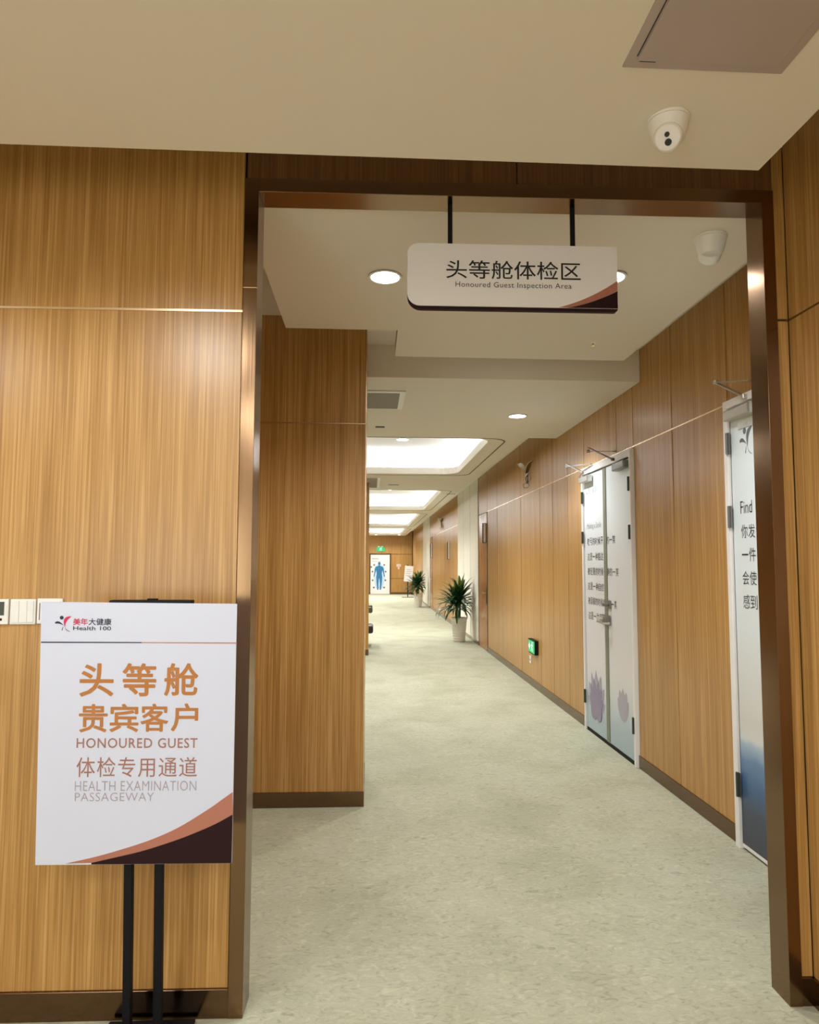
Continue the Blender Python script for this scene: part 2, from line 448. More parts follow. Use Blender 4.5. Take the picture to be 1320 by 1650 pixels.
# ---- panelled walls: separate boards over a dark backing
GAP = 0.004
def board_wall(name, along, face, thick, cols, rows, m, out, back=0.05, rotz=0.0, loc=None):
    """boards on a wall. along='x' (faces -y or +y) or 'y' (faces -x or +x); out=-1/+1 is the side the face looks to"""
    w_ = MB()
    for c0, c1 in cols:
        for r0, r1 in rows:
            lo, hi = sorted((face, face - out * thick))
            a0, a1 = c0 + GAP / 2, c1 - GAP / 2; z0, z1 = r0, r1
            if along == 'x': w_.box(a0, a1, lo, hi, z0, z1, 0.0012)
            else: w_.box(lo, hi, a0, a1, z0, z1, 0.0012)
    o = struct(w_.build(name, m, loc=loc, rotz=rotz))
    k = MB(); lo, hi = sorted((face - out * thick, face - out * (thick + back)))
    c0 = min(c[0] for c in cols); c1 = max(c[1] for c in cols); z0 = min(r[0] for r in rows); z1 = max(r[1] for r in rows)
    if along == 'x': k.box(c0, c1, lo, hi, z0, z1)
    else: k.box(lo, hi, c0, c1, z0, z1)
    k.build('joint_backing', M_backing, o)
    return o
ZB = 0.092
ROWS = [(ZB, ZS - 0.004), (ZS + 0.004, ZU)]
FL = (0, Y0, 0)
# front wall: left of the portal, the strip right of it and the header; all turned by TH
board_wall('wall_front', 'x', 0.0, 0.018, [(-3.6, -2.05), (-2.05, -0.466)], ROWS, M_wood, -1, 0.08, TH, FL)
XJI, XJO, XCR = 1.4336, 1.478, 1.525
board_wall('wall_front_right', 'x', 0.0, 0.018, [(XJO + .002, XCR)], ROWS, M_wood, -1, 0.08, TH, FL)
board_wall('wall_front_header', 'x', 0.0, 0.018, [(-0.462, 0.524), (0.524, XJO)], [(2.888, ZU)], M_wood_shaded, -1, 0.08, TH, FL)
def fstruct(mb, name, m): return struct(mb.build(name, m, loc=FL, rotz=TH))
# bronze portal frame
pf = MB()
pf.box(-0.4643, -0.4151, -0.012, 0.1024, 0, 2.8859, 0.001)
pf.box(XJI, XJO, -0.012, 0.1024, 0, 2.8859, 0.001)
pf.box(-0.4151, XJI, -0.012, 0.1024, 2.8356, 2.8859, 0.001)
fstruct(pf, 'trim_1', M_bronze)
fstruct(MB().box(-3.6, -0.4643, -0.010, 0.02, 0, ZB, 0.001).box(XJO, XCR, -0.010, 0.02, 0, ZB, 0.001), 'baseboard_front', M_base)
fstruct(MB().box(-3.6, -0.466, -0.0025, 0.01, ZS - 0.004, ZS + 0.004), 'trim_2', M_champ)
# thin champagne joint on the left jamb
fstruct(MB().box(-0.4645, -0.415, -0.0128, 0.0, 2.478, 2.481), 'trim_3', M_champ)
# right wall of the lobby
YF = Y0 + TH * XCR
board_wall('wall_right_lobby', 'y', XCR, 0.018, [(-3.6, -1.2), (-1.2, 0.0), (0.0, 1.2), (1.2, YF)], ROWS, M_wood, -1, 0.05)
struct(MB().box(XCR - 0.010, XCR + 0.01, -3.6, YF, 0, ZB, 0.001).build('baseboard_lobby', M_base))
struct(MB().box(-3.6, XCR + 0.06, -3.7, -3.6, 0, ZU).build('wall_back', M_cream))
struct(MB().box(-3.7, -3.6, -3.7, YE + 0.2, 0, ZU).build('wall_left', M_wood))
# wall behind the front wall's back side, closing the strip between portal and corridor wall
fstruct(MB().box(-3.6, -0.4643, 0.0985, 0.115, 0, ZU).box(XJO, 2.06, 0.0985, 0.115, 0, ZU), 'wall_inner', M_wood)

struct(MB().box(-1.0, -0.93, 2.57, 4.41, 0, ZU).build('wall_light_block', M_wood))  # unseen wall added to cut the light reaching the gap above the raft
# right wall of the corridor
ND0, ND1 = 2.72, 3.73              # near door incl. frame
DD0, DD1 = 5.135, 6.370            # double door incl. frame
LINES = [8.6, 19.3, 30.0]          # the Y shaped ornaments mark the rhythm of the wall
ybk = [2.55, ND0, ND1, 4.45, DD0, DD1, 6.93, 8.10, 9.14, 10.9, 11.85]
cols_low = [(2.55, ND0), (ND1, 4.45), (4.45, DD0), (DD1, 6.93), (6.93, 7.52), (7.52, 8.10), (8.10, 9.14), (9.14, 10.9), (10.9, 11.82)]
cols_up = [(2.55, ND0), (ND0, ND1), (ND1, 4.45), (4.45, DD0), (DD0, 5.50), (5.50, DD1), (DD1, 6.93), (6.93, 7.52), (7.52, 8.10), (8.10, 9.14), (9.14, 10.9), (10.9, 11.82), (11.82, 12.80)]
for c in LINES[1:]:
    seg = [c - 3.4, c - 2.55, c - 1.7, c - 0.55, c + 0.54, c + 2.3, c + 3.22]
    for a, b in zip(seg, seg[1:]):
        if a < YE: cols_low.append((a, min(b, YE))); cols_up.append((a, min(b, YE)))
    if c + 4.2 < YE: cols_up.append((c + 3.22, c + 4.2))
rw = MB()
for a, b in cols_low: rw.box(XR, XR + .018, a + .008, b - .008, ZB, ZS - .004, 0.0012)
for a, b in cols_up: rw.box(XR, XR + .018, a + .006, b - .006, ZS + .004, ZU, 0.0012)
rwo = struct(rw.build('wall_right', M_wood))
MB().box(XR + .018, XR + .07, 2.55, YE, 0, ZU).build('joint_backing', M_backing, rwo)
sm = MB()
for a, b in cols_up:
    if b <= 11.9 or a > 13: sm.box(XR - .002, XR + .01, a, b, ZS - .004, ZS + .004)
struct(sm.build('trim_4', M_champ))
bb = MB()
for a, b in cols_low: bb.box(XR - .006, XR + .018, a, b, 0, ZB, 0.001)
struct(bb.build('baseboard_right', M_base))
# cream panel bays
cream_bays = [(12.80, 15.88)] + [(c + 4.2, c + 7.3) for c in LINES[1:2]] + []
cp_ = MB(); cbb = MB()
for a, b in cream_bays:
    n = 3; w3 = (b - a) / n
    for i in range(n):
        cp_.box(XR - .012, XR + .018, a + i * w3 + .02, a + (i + 1) * w3 - .02, 0.07, ZU, 0.003)
    cbb.box(XR - .008, XR + .018, a, b, 0, 0.07, 0.001)
struct(cp_.build('wall_right_cream', M_cream))
struct(cbb.build('baseboard_cream', M_base))
# end wall
board_wall('wall_end', 'x', YE, 0.018, [(-3.6, -0.1), (0.95, 1.0), (1.0, 1.68), (1.68, 1.99)], [(0.10, 0.76), (0.78, 1.95), (1.97, ZU)], M_wood, -1)
struct(MB().box(-0.1, 0.95, YE, YE + .02, 1.99, ZU).build('wall_end_lintel', M_wood))
struct(MB().box(-3.6, -0.1, YE - .008, YE + .02, 0, 0.1).box(0.95, 1.99, YE - .008, YE + .02, 0, 0.1).build('baseboard_end', M_base))

# pillars on the left of the corridor
def pillar(name, x0, x1, y0, y1, nb):
    p = MB()
    cols = [x0 + (x1 - x0) * i / nb for i in range(nb + 1)]
    for a, b in zip(cols, cols[1:]):
        for r0, r1 in ROWS:
            p.box(a + .001, b - .001, y0, y0 + .018, r0, r1, 0.001)
    for r0, r1 in ROWS:
        p.box(x1 - .018, x1, y0 + .019, y1, r0, r1, 0.001)
    po = struct(p.build(name, M_wood))
    MB().box(x0, x1 - .019, y0 + .018, y1, 0, ZU).build('joint_backing', M_backing, po)
    MB().box(x0, x1 + .003, y0 - .006, y0 + .02, 0, ZB, .001).box(x1 - .02, x1 + .003, y0 + .02, y1, 0, ZB, .001).build('base', M_base, po)
    MB().box(x0, x1, y0 - .0015, y0 + .01, ZS - .003, ZS + .003).box(x1 - .004, x1 + .0015, y0 - .0015, y0 + .003, ZB, ZC).build('edge_strip', M_champ, po)
pillar('pillar', -1.9, -0.040, 4.4158, 5.05, 2)
pillar('pillar', -1.0, -0.042, 11.5, 12.0, 1)

# ------------------------------------------------------------------ ceiling fittings
def downlight(x, y, z, r, label, group='round ceiling downlights'):
    t = thing('ceiling_downlight', label, 'ceiling light', (x, y, z), 0, group)
    MB().lathe([(r * 1.18, -0.004), (r * 1.16, -0.007), (r, -0.007), (r * .97, 0.0), (r * 1.18, 0.0)], 32, cap=False).build('rim', M_white, t, True)
    MB().lathe([(0.001, -0.005), (r * .97, -0.005), (r * .97, -0.001), (0.001, -0.001)], 32).build('lamp_disc', M_lamp, t)
    return t
downlight(RAFT_LAMPS[0][0], RAFT_LAMPS[0][1], ZR, 0.068, 'glowing round downlight in cream ceiling, just left of the hanging sign')
downlight(RAFT_LAMPS[1][0], RAFT_LAMPS[1][1], ZR, 0.068, 'glowing round downlight peeking past right end of the hanging sign')
downlight(CORR_LAMPS[0][0], CORR_LAMPS[0][1], ZC, 0.075, 'round downlight in the corridor ceiling before the first light tray')
for k, (x0, x1, y0, y1) in enumerate(TRAYS[:3]):
    for i, fy in enumerate((0.3, 0.7)):
        nm = ('first', 'second', 'third')[k]
        o = downlight(0.42, y0 + (y1 - y0) * fy, 3.22, 0.08, '%s recessed spot inside the %s glowing ceiling tray' % (('nearer', 'farther')[i], nm), 'spots inside the ceiling trays')

def dome_camera(loc, facing, label, sc=1.0):
    t = thing('dome_camera', label, 'security camera', loc, 0, 'ceiling dome cameras'); t.scale = (sc, sc, sc)
    MB().lathe([(0.001, 0.0), (0.064, 0.0), (0.066, -0.004), (0.064, -0.010), (0.001, -0.010)], 40).build('base_ring', M_white, t, True)
    MB().lathe([(0.063, -0.011), (0.061, -0.020), (0.055, -0.048), (0.049, -0.066), (0.040, -0.076), (0.001, -0.076)], 40).build('housing', M_white, t, True)
    d = Vector(facing).normalized()
    rot = d.to_track_quat('Z', 'Y').to_matrix().to_4x4()
    c = Vector((0, 0, -0.056)) + d * 0.010
    mt = Matrix.Translation(c) @ rot
    MB().lathe([(0.001, -0.01), (0.046, -0.01), (0.0455, 0.012), (0.043, 0.028), (0.040, 0.034), (0.0365, 0.037), (0.001, 0.037)], 40, mt).build('eyeball', M_white, t, True)
    up = Vector((0, 0, 1)) - d * d.z; up.normalize(); rt = up.cross(d)
    fr = frame(c + d * 0.0372, rt, up)
    e = fr
    MB().plate(circle(0, 0, 0.0345, 40), e, 0, 0.0015).build('face_plate', M_sign, t)
    MB().plate(circle(-0.001, 0.010, 0.0078, 20), e, 0.0015, 0.003).build('infrared_lens', M_blackgloss, t)
    MB().plate(circle(0.001, -0.013, 0.0105, 24), e, 0.0015, 0.003).build('lens', M_blackgloss, t)
    return t
for x in (0.2, 1.3):
    downlight(x, YE - 1.2, ZC, 0.06, '%s tiny downlight in front of the far end wall' % ('left of the two' if x < 1 else 'right of the two'))
dome_camera((0.819, 1.807, ZL), (-0.42, -0.78, -0.62), 'white dome camera on the lobby ceiling with two black lenses facing the viewer', 0.87)
dome_camera((1.40, 2.72, ZR), (0.25, 0.85, -0.55), 'white dome camera on the inner ceiling behind the portal, turned away')

# access hatch in the lobby ceiling
t = thing('access_hatch', 'mauve grey square access hatch in the lobby ceiling near the dome camera', 'ceiling hatch', (0.8205, 1.404, ZL)); t.scale = (.867, .867, 1)
MB().box(-.236, .236, -.236, .236, -.004, .0).build('hatch_frame', M_hatch, t)
MB().box(-.205, .205, -.205, .205, -.0075, -.0042, .0015).build('hatch_door', M_hatch, t)
MB().box(-.2115, -.2085, -.19, .19, -.0052, -.004).box(-.196, -.15, .2085, .2105, -.0052, -.004).build('gap_line', M_slot, t)
# sprinkler / detector on the raft
t = thing('sprinkler_head', 'tiny brass sprinkler head on the cream ceiling below the hanging sign', 'sprinkler', (1.35, 4.10, ZR))
MB().lathe([(.001, 0), (.022, 0), (.018, -.006), (.001, -.006)], 20).build('escutcheon', M_white, t, True)
MB().lathe([(.001, -.006), (.006, -.006), (.006, -.02), (.012, -.021), (.012, -.023), (.001, -.023)], 14).build('deflector', M_brass, t, True)
# supply air grilles
def grille(x0, x1, y0, y1, label):
    t = thing('air_grille', label, 'air vent', ((x0 + x1) / 2, (y0 + y1) / 2, ZC), 0, 'ceiling air grilles')
    a, b = (x1 - x0) / 2, (y1 - y0) / 2; f = 0.045
    fm = MB(); fm.box(-a, a, -b, -b + f, -.012, .0, .002).box(-a, a, b - f, b, -.012, .0, .002).box(-a, -a + f, -b + f, b - f, -.012, .0, .002).box(a - f, a, -b + f, b - f, -.012, .0, .002)
    fm.build('frame', M_white, t)
    MB().box(-a + f, a - f, -b + f, b - f, -.002, .0).build('dark_backing', M_slot, t)
    n = max(6, int((y1 - y0) / 0.055))
    for i in range(n):
        y = -b + f + (2 * b - 2 * f) * (i + .5) / n
        mt = Matrix.Translation((0, y, -.008)) @ Matrix.Rotation(math.radians(-28), 4, 'X')
        MB().box(-a + f, a - f, -.022, .022, -.001, .001, 0, mt).build('slat', M_slat, t)
grille(-0.75, 0.26, 5.36, 5.98, 'louvred air grille with white frame in the corridor ceiling beside the pillar')
grille(-0.75, 0.13, 10.85, 12.3, 'farther louvred air grille between the first two glowing ceiling trays')
for (x0, x1, y, lb) in ((0.28, 0.46, 11.9, 'short dark ceiling slot between first two light trays'), (1.46, 1.62, 13.4, 'short dark ceiling slot close to the right wall'),
                        (0.03, 0.12, 6.83, 'tiny dark ceiling slot just before the first light tray')):
    t = thing('ceiling_slot', lb, 'ceiling slot', ((x0 + x1) / 2, y, ZC), 0)
    h = (x1 - x0) / 2
    MB().box(-h, h, -.03, .03, -.004, 0, .001).build('slot_body', M_slot, t)
    MB().box(-h, h, -.004, .004, -.006, -.003).build('divider', M_slat, t)

# ------------------------------------------------------------------ hanging sign
SX0, SX1 = 0.1275, 0.9285
sg = thing('hanging_sign', 'white hanging direction sign with black lettering under the portal beam', 'sign', (0.5155, Y0 + 0.05, 2.8356), TH)
LW = 0.391                                  # half width
zt, zb = -0.155, -0.391                      # board top and bottom below the beam
fr = frame((0, -0.02, 0), (1, 0, 0), (0, 0, 1))
def rounded(u0, u1, v0, v1, rs):
    p = []
    for (cu, cv, r, a0) in ((u1, v1, rs[0], 0), (u0, v1, rs[1], 90), (u0, v0, rs[2], 180), (u1, v0, rs[3], 270)):
        su = -1 if cu == u1 else 1; sv = -1 if cv == v1 else 1
        for i in range(7):
            a = math.radians(a0 + 15 * i); p.append((cu + su * r + r * math.cos(a), cv + sv * r + r * math.sin(a)))
    return p
MB().plate(rounded(-LW, LW, zb - .012, zt, (.006, .045, .05, .012)), fr, -0.022, -0.004).build('back_board', M_maroon, sg)
MB().plate(rounded(-LW, LW, zb, zt, (.006, .04, .045, .003)), fr, -0.004, 0.0).build('front_board', M_sign, sg)
K = (2 * LW) / 337.5                         # metres per photograph pixel on the board
def sgx(px): return -LW + (px - 657.0) * K
def sgz(py, px): return zt - (py - (395.0 + (px - 657) * 0.0145)) * K
def sbox(x0, x1, y0, y1):
    xm = (x0 + x1) / 2
    return (sgx(x0), sgx(x1), sgz(y1, xm), sgz(y0, xm))
text('头等舱体检区', 'lettering', M_ink, sg, fr, sbox(719, 934.5, 424.5, 454.5), 0.006)
text('Honoured Guest Inspection Area', 'lettering', M_ink, sg, fr, sbox(733.5, 919.5, 459.5, 471.0), -0.004, spacing=1.08)
R_ = LW
MB().plate(bez((sgx(899), zb + .001), (sgx(950), sgz(487, 950)), (R_ - .001, sgz(456, 990))) + bez((R_ - .001, sgz(472, 990)), (sgx(960), sgz(492, 960)), (sgx(915), zb + .0005)), fr, 0.0, 0.0008).build('copper_swoosh', M_copper, sg)
MB().plate(bez((sgx(912), zb), (sgx(960), sgz(492, 960)), (R_ - .001, sgz(472.5, 990))) + [(R_ - .001, zb)], fr, 0.0, 0.0007).build('dark_swoosh', M_maroon, sg)
for x in (sgx(725.5), sgx(924)):
    MB().box(x - .0085, x + .0085, -.013, -.001, zt, 0, .001).build('hanger_rod', M_black, sg)

# ------------------------------------------------------------------ poster on its stand
PY = 2.21
PK = 1115.79 / PY
stand = thing('poster_stand', 'black two post poster stand in front of the wood wall, left of the portal', 'poster stand', (-0.70, 2.325, 0))
MB().box(-.140, .135, -.25, .095, 0, .012, .003).build('base_plate', M_black, stand)
for x in (-.052, .0415):
    MB().box(x - .0125, x + .0125, -.0125, .0125, .012, 1.36, .002, Matrix.Rotation(math.radians(3.5), 4, 'X')).build('post', M_black, stand)
MB().box(-.115, .138, -.1095, -.070, 1.362, 1.383, .003).box(.0, .03, -.105, -.090, 1.383, 1.388, .001).build('top_clip', M_black, stand)
# the board: 60 x 80 cm, upper edge nearer to the viewer, hung a hair out of plumb
PW, PH = 0.596, 0.806
pos = thing('poster_board', 'white notice board with gold Chinese lettering on the black stand', 'poster', (-0.7175, 2.214, 1.3755), 0)
pos.rotation_euler = (math.radians(3.5), math.radians(0.6), 0)
pf_ = frame((0, -0.006, 0), (1, 0, 0), (0, 0, 1))
MB().box(-PW / 2, PW / 2, -.006, 0, -PH, 0, .0008).build('board', M_board, pos)
def pu(px, py):
    f = (py - 970) / 426.0; l = 66.5 - 10.0 * f; r = 384 - 11.5 * f
    return -PW / 2 + (px - l) / (r - l) * PW
def pv(px, py):
    g = (px - 62) / 318.0; t0 = 969 + 2 * g; b0 = 1395.5 + 6 * g
    return -(py - t0) / (b0 - t0) * PH
def pbox(x0, x1, y0, y1):
    xm, ym = (x0 + x1) / 2, (y0 + y1) / 2
    return (pu(x0, ym), pu(x1, ym), pv(xm, y1), pv(xm, y0))
def ptext(s, m, b, bold=0.0, **k): text(s, 'lettering', m, pos, pf_, pbox(*b), bold, **k)
logo_mark(pos, pf_, pbox(88.5, 115.5, 991, 1017.5), M_navy, M_crimson)
ptext('美年', M_crimson, (117.7, 141, 995.5, 1006.5), .014)
ptext('大健康', M_navy, (142.5, 179, 995.5, 1006.5), .012)
ptext('Health 100', M_navy, (117.7, 178.5, 1008.4, 1014.8), .012)
MB().plate([(pu(a, b), pv(a, b)) for a, b in ((66, 1033.5), (228, 1034.3), (228, 1036), (66, 1035.5))], pf_, 0, .0006).build('rule_line', M_navy, pos)
MB().plate([(pu(a, b), pv(a, b)) for a, b in ((228, 1034.3), (382, 1035), (382, 1037.2), (228, 1036))], pf_, 0, .0006).build('rule_line', M_rose, pos)
for ch, a, b in (('头', 128.9, 181.6), ('等', 197.5, 250.6), ('舱', 265.5, 319)):
    ptext(ch, M_gold, (a, b, 1070, 1122.5), .020)
for ch, a, b in (('贵', 127.3, 172), ('宾', 176.5, 221.8), ('客', 226.5, 270), ('户', 276, 318.5)):
    ptext(ch, M_gold, (a, b, 1136.3, 1181), .018)
ptext('HONOURED GUEST', M_copper2, (123, 318, 1192, 1208), .008, spacing=1.1)
ptext('体检专用通道', M_copper2, (122.5, 317, 1223, 1255.8), 0, spacing=1.1)
ptext('HEALTH EXAMINATION', M_mauve, (120, 315.6, 1262, 1278.2), -.010, spacing=1.05)
ptext('PASSAGEWAY', M_mauve, (120, 246.8, 1280.6, 1294.4), -.010, spacing=1.05)
def pq(pts): return [(pu(a, b), max(pv(a, b), -PH + .001)) for a, b in pts]
up_ = [(105, 1394), (150, 1385), (191, 1374.5), (240, 1359.5), (286, 1340), (334, 1311.5), (358, 1295), (374.6, 1283.5)]
lo_ = [(375, 1320), (345, 1336), (302, 1353.6), (262, 1367), (223, 1378), (180, 1387), (146, 1394)]
def smooth(p, n=5):
    o = []
    for i in range(len(p) - 1):
        a, b, c, d = p[max(i - 1, 0)], p[i], p[i + 1], p[min(i + 2, len(p) - 1)]
        for k in range(n):
            t = k / n
            o.append(tuple(0.5 * (2 * b[j] + (c[j] - a[j]) * t + (2 * a[j] - 5 * b[j] + 4 * c[j] - d[j]) * t * t + (3 * b[j] - a[j] - 3 * c[j] + d[j]) * t ** 3) for j in (0, 1)))
    return o + [p[-1]]
up_, lo_ = smooth(up_), smooth(lo_)
MB().plate(pq(up_ + lo_), pf_, 0, .0007).build('copper_swoosh', M_copper, pos)
MB().plate(pq([(374.5, 1320.3)] + lo_[1:] + [(146, 1398), (372, 1402)]), pf_, 0, .0006).build('dark_swoosh', M_maroon, pos)

# ------------------------------------------------------------------ wall controls left of the poster
def fthing(name, label, cat, lx, z, group=None):
    o = thing(name, label, cat, (lx, Y0 + TH * lx, z), TH, group); return o
u = 0.086
t = fthing('thermostat', 'white square thermostat with dark screen at the left end of the row', 'thermostat', -1.276, 1.332, 'wall controls')
MB().box(-.043, .043, -.012, 0, -.043, .043, .003).build('body', M_white, t)
MB().box(-.030, .030, -.0135, -.0118, -.012, .034, .0006).build('screen', M_screen, t)
MB().box(-.030, .024, -.0135, -.0118, -.030, -.022, .0006).build('button_strip', M_black, t)
t = fthing('light_switch', 'white switch plate with wide rockers between thermostat and poster', 'light switch', -1.186, 1.332, 'wall controls')
MB().box(-.043, .043, -.009, 0, -.043, .043, .003).build('plate', M_white, t)
for a, b in ((-.038, -.012), (-.011, .015), (.016, .037)):
    MB().box(a, b, -.012, -.0085, -.036, .037, .001).build('rocker', M_white, t)
t = fthing('light_switch', 'white switch plate half hidden behind the poster corner', 'light switch', -1.096, 1.334, 'wall controls')
MB().box(-.043, .043, -.009, 0, -.043, .043, .003).build('plate', M_white, t)
MB().box(-.030, .036, -.012, -.0085, -.036, .034, .001).build('rocker', M_white, t)
MB().box(-.0345, -.0315, -.0098, -.0088, -.03, .028).build('marking', M_inkgrey, t)

# ------------------------------------------------------------------ doors in the right wall
def hinge(parent, y, z0, z1, m, lx):
    MB().box(lx - .006, lx + .002, y - .016, y + .016, z0, z1, .001).lathe([(.001, z0), (.008, z0), (.008, z1), (.001, z1)], 12, Matrix.Translation((lx - .008, y, 0))).build('hinge', m, parent)
def closer(parent, y0, y1, z, lx, arm, m, marm):
    """surface door closer: body on the leaf, two-bar arm to the frame/wall above"""
    b = MB(); b.box(lx - .055, lx, y0, y1, z - .03, z + .03, .008)
    c = b.build('closer_body', m, parent)
    a = MB()
    for p0, p1 in arm:
        d = Vector(p1) - Vector(p0); q = d.to_track_quat('Y', 'Z').to_matrix().to_4x4()
        a.box(-.011, .011, 0, d.length, -.004, .004, .001, Matrix.Translation(p0) @ q)
        a.lathe([(.001, -.01), (.014, -.01), (.014, .012), (.001, .012)], 14, Matrix.Translation(p0))
    a.build('closer_arm', marm, c)
# near door -----------------------------------------------------------
d1 = thing('door_1', '', '', (XR, 0, 0), 0, None, 'structure')
f1 = MB()
f1.box(-.03, .04, ND1 - .042, ND1, 0, 2.405, .003).box(-.03, .04, ND0, ND0 + .042, 0, 2.405, .003).box(-.03, .04, ND0 + .042, ND1 - .042, 2.36, 2.405, .003)
f1.build('door_frame', M_frame, d1)
MB().box(-.012, .03, ND0 + .045, ND1 - .045, 0.012, 2.357, .002).build('door_leaf', M_film_sea, d1)
MB().box(-.014, .0, ND0 + .045, ND1 - .045, 0.012, 0.03, .001).build('bottom_rail', M_frame, d1)
MB().box(-.0128, .0, ND1 - .0475, ND1 - .0435, 0.02, 2.35).build('edge_gap', M_darkmet, d1)
f1r = frame((-.0125, ND1 - .045, 0), (0, -1, 0), (0, 0, 1))
for z0, z1 in ((2.105, 2.225), (1.70, 1.82), (0.27, 0.395)): hinge(d1, ND1 - .045, z0, z1, M_greymet if z0 > 1 else M_darkmet, -.026)
closer(d1, 3.40, 3.66, 2.31, -.013, [((-.085, 3.40, 2.36), (-.10, 3.66, 2.50)), ((-.10, 3.66, 2.50), (-.04, 3.42, 2.45))], M_steel, M_steel)
MB().box(-.016, -.012, 3.33, 3.60, 2.225, 2.282, .001).build('closer_plate', M_steel, d1)
def nd(py, yy): return EYE + (908.2 - py) * yy / 1116
logo_mark(d1, f1r, (.095, .225, 2.075, 2.23), M_inkgrey, M_inkgrey, 0.0004)
text('美年', 'lettering', M_inkgrey, d1, f1r, (.235, .34, 2.12, 2.17))
text('Find', 'lettering', M_ink, d1, f1r, (.082, .195, 1.772, 1.838), -.006)
for s, z in (('你发', 1.676), ('一件', 1.553), ('会使', 1.430), ('感到', 1.306)):
    text(s[0], 'lettering', M_ink, d1, f1r, (.082, .145, z - .036 if s[0] != '一' else z - .004, z + .036 if s[0] != '一' else z + .004), -.004)
    text(s[1], 'lettering', M_ink, d1, f1r, (.152, .216, z - .036, z + .036), -.004)
MB().box(-.08, -.013, ND0 + .09, ND0 + .11, 1.02, 1.04, .004).box(-.08, -.06, ND0 + .09, ND0 + .23, 1.015, 1.04, .005).build('door_handle', M_steel, d1)
# double door -----------------------------------------------------------
d2 = thing('door_2', '', '', (XR, 0, 0), 0, None, 'structure')
f2 = MB(); ft = 0.03
f2.box(-.03, .04, DD1 - ft, DD1, 0, 2.385, .003).box(-.03, .04, DD0, DD0 + ft, 0, 2.385, .003).box(-.03, .04, DD0 + ft, DD1 - ft, 2.325, 2.385, .003)
f2.build('door_frame', M_frame, d2)
DM = 5.765
la = MB().box(-.012, .03, DM + .036, DD1 - ft - .004, .03, 2.318, .002).build('door_leaf', M_film_lotus, d2)
lb = MB().box(-.012, .03, DD0 + ft + .004, DM - .036, .03, 2.318, .002).build('door_leaf', M_film_lotus, d2)
MB().box(-.018, .02, DM - .036, DM + .036, .03, 2.318, .002).build('meeting_strip', M_seal, d2)
MB().box(-.014, .02, DD0 + ft, DD1 - ft, 0, .028).box(-.013, .0, DD0 + ft, DD1 - ft, 2.318, 2.326).build('gap_line', M_black, d2)
for y in (DD0 + ft, DD1 - ft):
    for z0, z1 in ((2.06, 2.17), (1.69, 1.80), (0.24, 0.36)): hinge(d2, y, z0, z1, M_darkmet, -.026)
closer(d2, DD0 + ft + .015, DD0 + ft + .27, 2.272, -.013, [((-.08, 5.36, 2.33), (-.12, 5.85, 2.505)), ((-.12, 5.85, 2.475), (-.04, 5.42, 2.405))], M_greymet, M_arm)
closer(d2, DD1 - ft - .27, DD1 - ft - .015, 2.272, -.013, [((-.08, 6.14, 2.33), (-.14, 6.45, 2.45)), ((-.14, 6.45, 2.425), (-.04, 6.02, 2.39))], M_steel, M_steel)
f2r = frame((-.0125, DD1, 0), (0, -1, 0), (0, 0, 1))
for s, z, wd in (('吃亏的时候开心的一笑', 1.703, .735), ('这是一种豁达', 1.567, .44), ('被轻蔑的时候平静的一笑', 1.437, .80), ('这是一种自信', 1.303, .44), ('被误解的时候微微的一笑', 1.172, .745), ('这是一种素养', 1.040, .455)):
    cw = wd / len(s)
    for i, ch in enumerate(s):
        u0 = .11 + i * cw + .004; u1 = .11 + (i + 1) * cw - .006
        if ch == '一': text(ch, 'lettering', M_ink, d2, f2r, (u0, u1, z - .004, z + .004))
        else: text(ch, 'lettering', M_ink, d2, f2r, (u0, u1, z - .034, z + .034), -.002)
text('Making a Smile', 'lettering', M_inkpale, d2, f2r, (.11, .50, 1.805, 1.87))
logo_mark(d2, f2r, (.10, .24, 2.07, 2.21), M_inkpale, M_inkpale, 0.0004)
text('美年', 'lettering', M_inkpale, d2, f2r, (.27, .40, 2.13, 2.19))
# lotus flowers and their water on the door print
def petal(mb, cu, cv, ang, L, wd, n=0.0004):
    a = math.radians(ang); du = (math.sin(a), math.cos(a)); dn = (math.cos(a), -math.sin(a))
    pts = [(cu + du[0] * L * t + dn[0] * wd * s * math.sin(PI * min(1, t * .9 + .1)) ** .8, cv + du[1] * L * t + dn[1] * wd * s * math.sin(PI * min(1, t * .9 + .1)) ** .8) for s, ts in ((1, [i / 8 for i in range(9)]), (-1, [1 - i / 8 for i in range(1, 9)])) for t in ts]
    mb.plate(pts, f2r, n, n + .0003)
m1, m2, m3 = MB(), MB(), MB(); pn = 0.0002
for an, L, wd in ((-62, .26, .05), (62, .26, .05), (-40, .33, .055), (40, .33, .055), (-20, .37, .055), (20, .37, .055), (0, .38, .055)):
    petal(m2, .30, .19, an, L, wd, pn); pn += .00035
for an, L, wd in ((-50, .24, .05), (50, .24, .05), (-30, .29, .05), (30, .29, .05), (-10, .31, .05), (12, .31, .05)):
    petal(m1, .30, .19, an, L, wd, pn); pn += .00035
for an, L, wd in ((-46, .18, .09), (44, .18, .09), (0, .20, .10)):
    petal(m1, .30, .165, an, L, wd, pn); pn += .00035
m1.build('lotus_petals', M_lilac, d2); m2.build('lotus_petals', M_lilac2, d2)
pn = 0.0002
for an, L, wd in ((-36, .20, .05), (36, .20, .05), (-18, .24, .055), (18, .24, .055), (0, .25, .06)):
    petal(m3, .95, .28, an, L, wd, pn); pn += .00035
m3.build('lotus_petals', M_lilac3, d2)
